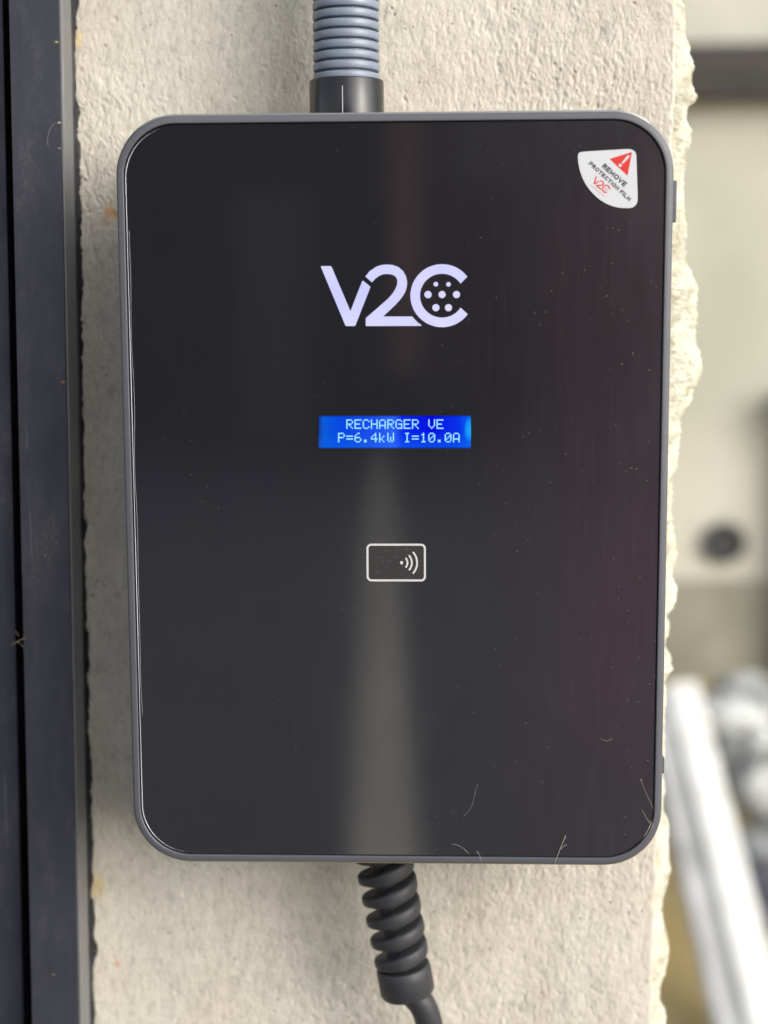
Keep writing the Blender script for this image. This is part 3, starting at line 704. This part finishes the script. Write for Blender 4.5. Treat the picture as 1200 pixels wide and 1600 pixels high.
def turned(name, prof, m, n=48):
    bm = bmesh.new(); rings = []
    for r, d_ in prof: rings.append([bm.verts.new(axp(d_) + (e1 * math.cos(2 * math.pi * q / n) + e2 * math.sin(2 * math.pi * q / n)) * r) for q in range(n)])
    for A, B in zip(rings, rings[1:]):
        for q in range(n): bm.faces.new([A[q], A[(q + 1) % n], B[(q + 1) % n], B[q]])
    bm.faces.new(rings[0]); bm.faces.new(rings[-1][::-1])
    return bm_put(name, bm, m, cab, True, 45)
turned('strain_relief_core', [(0.0064, -0.012), (0.0062, ax_len - 0.004)], M_rubber)
turned('strain_relief_collar', [(0.0090, ax_len - 0.0095), (0.0126, ax_len - 0.0092), (0.0134, ax_len - 0.0082), (0.0136, ax_len - 0.005), (0.0136, ax_len + 0.0045), (0.0130, ax_len + 0.0055), (0.0075, ax_len + 0.0060)], M_rubber)
# cable path
cps = [axp(-0.01), axp(ax_len * 0.6), axp(ax_len), at(661, 1572, YB + .004), at(673, 1610, YB + .006), at(684, 1660, YB + .01)]
e = cps[-1]; cps += [e + Vector((0.012, 0.004, -0.06)), e + Vector((0.03, 0.0, -0.2)), e + Vector((0.035, -0.01, -0.5)), Vector((e.x + 0.02, e.y - 0.03, GZ + 0.15)), Vector((e.x - 0.02, e.y - 0.08, GZ + 0.03)), Vector((e.x - 0.25, e.y - 0.16, GZ + 0.012)), Vector((e.x - 0.6, e.y - 0.2, GZ + 0.012))]
def catmull(P, n=10):
    P = [P[0]] + P + [P[-1]]; o_ = []
    for i in range(1, len(P) - 2):
        for q in range(n):
            t_ = q / n; a, b, c_, d_ = P[i - 1], P[i], P[i + 1], P[i + 2]
            o_.append(0.5 * ((2 * b) + (c_ - a) * t_ + (2 * a - 5 * b + 4 * c_ - d_) * t_ * t_ + (3 * b - a - 3 * c_ + d_) * t_ ** 3))
    return o_ + [P[-1]]
tube('cable_sheath', catmull(cps), 0.0068, M_rubber, cab, 24)

# ------------------------------------------------------------------ stray fibres
def fibre(lab, pts, y, r=0.00007, extra=None, m=M_fibre):
    P = [at(u, v_, y_) for (u, v_, y_) in [(p[0], p[1], p[2] if len(p) > 2 else y) for p in pts]]
    bm = tube_bm(bmesh.new(), catmull(P, 5), r, 5)
    for ex in (extra or []):
        tube_bm(bm, catmull([at(u, v_, y) for u, v_ in ex], 4), r * 0.6, 5)
    o = bm_put('fibre', bm, m, None, True); meta(o, lab, 'fibre', None)
    c_ = P[0]; o.data.transform(Matrix.Translation(-c_)); o.location = c_
fibre('straight pale straw fibre crossing the lower rim of the charger', [(884, 1305), (875, 1327), (867, 1349)], -0.0012, 0.00008, [[(877, 1327), (882, 1321), (886, 1320)]])
fibre('long faint fibre curling on the lower black glass', [(747, 1224), (742, 1240), (736, 1262), (724, 1275)], -0.0002, 0.000022)
fibre('short kinked fibre on the lower rim beside a curl', [(744, 1330), (748, 1334), (752, 1345)], -0.0010, 0.00005)
fibre('small curl of fibre just above the lower rim', [(705, 1319), (713, 1320), (723, 1325), (733, 1334)], -0.0003, 0.00003)
fibre('upper fine hair with a tip at the lower right corner', [(1001, 1218), (1010, 1240), (1022, 1266)], -0.0012, 0.00003, [[(1000, 1219), (1002, 1217), (1003, 1220)]])
fibre('lower fine hair across the lower right rim', [(1003, 1265), (1012, 1281), (1022, 1292)], -0.0011, 0.00003, [[(1011, 1280), (1014, 1287)], [(1016, 1296), (1022, 1286)]])
fibre('tiny hook of fibre on the right of the glass', [(938, 1153), (944, 1157), (951, 1157), (957, 1154)], -0.0002, 0.000025)
fibre('tuft of cobweb on the dark gap of the door', [(18, 1008), (28, 1002), (40, 996)], 0.054, 0.00014, [[(28, 1003), (34, 1008), (37, 1014)], [(24, 986), (30, 994)]], M_dirt)
fibre('fine cobweb thread looping on the upper door frame', [(93, 192), (84, 194), (77, 205), (74, 222), (78, 232)], 0.0545, 0.00003)

# ------------------------------------------------------------------ beyond the wall, right
YH = 5.0
def atz(u, v_, Y): return at(u, v_, Y)
hx0, hx1 = -1.5, 5.5
house = empty('neighbour_house', (2, YH, GZ), 'blurred cream rendered house wall with dark beam, far right background', 'house')
hole = at(1131, 847, YH); hr = 0.066
zpl = at(1130, 905, YH).z
box('upper_wall', (hx0, YH, zpl), (hx1, YH + 0.3, 3.6), M_house, house)
box('plinth', (hx0, YH - 0.02, GZ - 0.1), (hx1, YH + 0.3, zpl), M_plinth, house)
b0, b1 = at(1130, 152, YH - .12), at(1130, 66, YH - .12)
box('upper_band', (hx0, YH - 0.03, at(1130, 66, YH - .12).z - 0.05), (hx1, YH - 0.002, 3.3), M_house, house)
box('dark_beam', (0.2, YH - 0.12, b0.z), (hx1, YH - 0.001, b1.z), M_timber, house, 0.01)
box('eaves_board', (hx0, YH - 0.35, 3.3), (hx1, YH - 0.002, 3.5), M_white, house, 0.01)
lathe_base = Vector((hole.x, YH, hole.z))
bm = bmesh.new(); n = 28
for (r_, y_) in ((hr + 0.012, YH - 0.003), (hr + 0.012, YH - 0.03), (hr, YH - 0.03), (hr - 0.004, YH - 0.012)):
    pass
rg = [[bm.verts.new((hole.x + r_ * math.cos(2 * math.pi * q / n), y_, hole.z + r_ * math.sin(2 * math.pi * q / n))) for q in range(n)] for (r_, y_) in ((hr + 0.012, YH - 0.003), (hr + 0.012, YH - 0.03), (hr, YH - 0.03), (hr - 0.004, YH - 0.012))]
for A, B in zip(rg, rg[1:]):
    for q in range(n): bm.faces.new([A[q], A[(q + 1) % n], B[(q + 1) % n], B[q]])
bm.faces.new(rg[-1])
bm_put('round_vent', bm, M_dark, house, True, 40)
dpx = at(1252, 800, YH - 0.1)
pipe = empty('drainpipe', (dpx.x, YH - 0.07, GZ), 'dark drainpipe against the blurred house wall at right edge', 'pipe')
tube('pipe_body', [(dpx.x, YH - 0.07, GZ), (dpx.x, YH - 0.07, -0.2), (dpx.x, YH - 0.07, at(1212, 640, YH - .1).z)], 0.05, M_dark, pipe, 16)
box('pipe_hopper', (dpx.x - 0.07, YH - 0.14, at(1212, 660, YH - .1).z), (dpx.x + 0.07, YH - 0.004, at(1212, 610, YH - .1).z), M_dark, pipe, 0.01)

# leaning white beam
A0, A1 = at(1190, 1700, 1.95), at(1040, 1075, 2.9)
dirv = (A0 - A1).normalized(); A0 = A0 + dirv * ((A0.z - GZ) / -dirv.z) if A0.z > GZ else A0
beam = empty('leaning_beam', A0, 'blurred white painted beam slanting down at the lower right', 'beam')
sidev = dirv.cross(Vector((0, 1, 0))).normalized(); 
def slab(name, off0, off1, yf, yb, m, p, bev=0.012):
    bm = bmesh.new(); L = (A0 - A1).length
    fw = sidev.cross(dirv).normalized(); fw = fw if fw.y > 0 else -fw
    box_bm(bm, (off0, yf, 0), (off1, yb, L), bev, 3)
    sgn = sidev if sidev.x > 0 else -sidev
    for q in bm.verts: q.co = A1 + sgn * q.co.x + fw * q.co.y + dirv * q.co.z
    return bm_put(name, bm, m, p, True, 40)
slab('front_board', 0.0, 0.074, -0.02, 0.03, M_white, beam)
slab('shadow_side_board', -0.060, -0.001, -0.006, 0.05, M_shadow_side, beam, 0.02)

def lump(name, lab, c_, r3, seed, m=M_sack, grp='pale sacks heaped on the ground', amp=0.34):
    bm = bmesh.new(); bmesh.ops.create_icosphere(bm, subdivisions=4, radius=1.0)
    from mathutils import noise as mn
    for q in bm.verts:
        d_ = q.co.normalized(); nn_ = mn.fractal(d_ * 1.6 + Vector((seed * 7.1, 0, 0)), 0.9, 2.0, 4)
        q.co = Vector((d_.x * r3[0], d_.y * r3[1], d_.z * r3[2])) * (1 + amp * nn_)
    o = bm_put(name, bm, m, None, True); o.location = c_
    return meta(o, lab, 'sack' if 'sack' in name else 'stone', grp)
def groundc(u, v_, Y, r): p = at(u, v_, Y); return p
lump('plastic_sack', 'blurred silvery grey plastic sack topmost of the heap beside the beam', at(1122, 1115, 3.3), (0.10, 0.12, 0.05), 1)
lump('plastic_sack', 'blurred grey-green sack at the right edge high in the heap', at(1165, 1150, 3.5), (0.085, 0.12, 0.075), 2)
lump('plastic_sack', 'blurred pale sack in the middle of the heap against the beam', at(1132, 1225, 3.3), (0.07, 0.12, 0.075), 3)
lump('plastic_sack', 'bright bluish white sack at the right edge of the heap', at(1200, 1232, 3.1), (0.10, 0.13, 0.10), 4)
lump('plastic_sack', 'cream sack lowest in the heap at the right edge', at(1205, 1338, 3.0), (0.11, 0.13, 0.07), 5)
base_c = at(1180, 1290, 3.55)
lump('plastic_sack', 'shaded grey sack at the bottom back of the heap', Vector((base_c.x + .08, 3.6, GZ + 0.12)), (0.30, 0.22, 0.22), 6)
sl_ = at(1215, 1430, 2.75)
lump('dark_stone', 'dark violet-grey stone slab on the ground right of the white beam', Vector((sl_.x + 0.06, 2.75, GZ + 0.03)), (0.18, 0.22, 0.06), 9, M_slab, None)

# ------------------------------------------------------------------ behind the camera: unseen yard laid out for its reflections in the black glass
bm = bmesh.new()
ys = [-1.2, -4, -8, -15.0]
pr = [(bm.verts.new((0.0425 * y - 0.085, y, GZ + 0.008)), bm.verts.new((0.0425 * y + 0.085, y, GZ + 0.008))) for y in ys]
for a, b in zip(pr, pr[1:]): bm.faces.new([a[0], a[1], b[1], b[0]])
meta(bm_put('concrete_path', bm, M_conc), kind='structure')
garage = empty('added_garage', (0, -15.4, GZ), 'unseen charcoal boarded garage added behind the camera to darken the glass reflection', 'garage')  # dark building added to keep bright sky out of the glass
bw_ = 0.2
first = None
for i in range(60):
    x = -6 + i * bw_
    if first is None:
        first = box('board', (-bw_ / 2 + .004, -0.02, 0), (bw_ / 2 - .004, 0.02, 5.2), M_garage, None, 0.004, 1); b = first
    else:
        b = first.copy(); C.objects.link(b)
    b.parent = garage; b.location = (x + bw_ / 2, 0, 0)
box('garage_wall', (-6, -15.7, GZ), (6, -15.43, 3.9), M_dark, garage)
box('garage_roof', (-6.4, -18.6, 3.92), (6.4, -15.1, 4.1), M_dark, garage, 0.02)
box('door', (1.6, -15.37, GZ + 0.01), (2.9, -15.33, 1.6), M_maroon, garage, 0.01)  # doors, window, post and shutter added for tones mirrored in the glass
box('door', (-2.15, -15.37, GZ + 0.01), (-1.35, -15.33, 1.3), M_grey, garage, 0.01)
wf = box('added_window', (0.25, -15.37, 1.45), (1.45, -15.34, 2.25), M_conc, garage, 0.01)
box('added_pane', (0.35, -15.335, 1.55), (1.35, -15.333, 2.15), M_slab, wf)
box('added_post', (-0.52, -15.36, -0.6), (-0.22, -15.30, 2.2), M_terra, garage, 0.01)
box('added_shutter', (1.2, -15.37, -0.5), (1.95, -15.33, 1.0), M_terra, garage, 0.01)
bm = bmesh.new(); pr = [(bm.verts.new((0.118 * -y, y, GZ + 0.008)), bm.verts.new((0.175 * -y, y, GZ + 0.008))) for y in (-4.2, -7, -10, -13.5)]
for a, b in zip(pr, pr[1:]): bm.faces.new([a[0], a[1], b[1], b[0]])
meta(bm_put('added_red_strip', bm, M_maroon), kind='structure')  # red strip added for the maroon patch mirrored in the glass
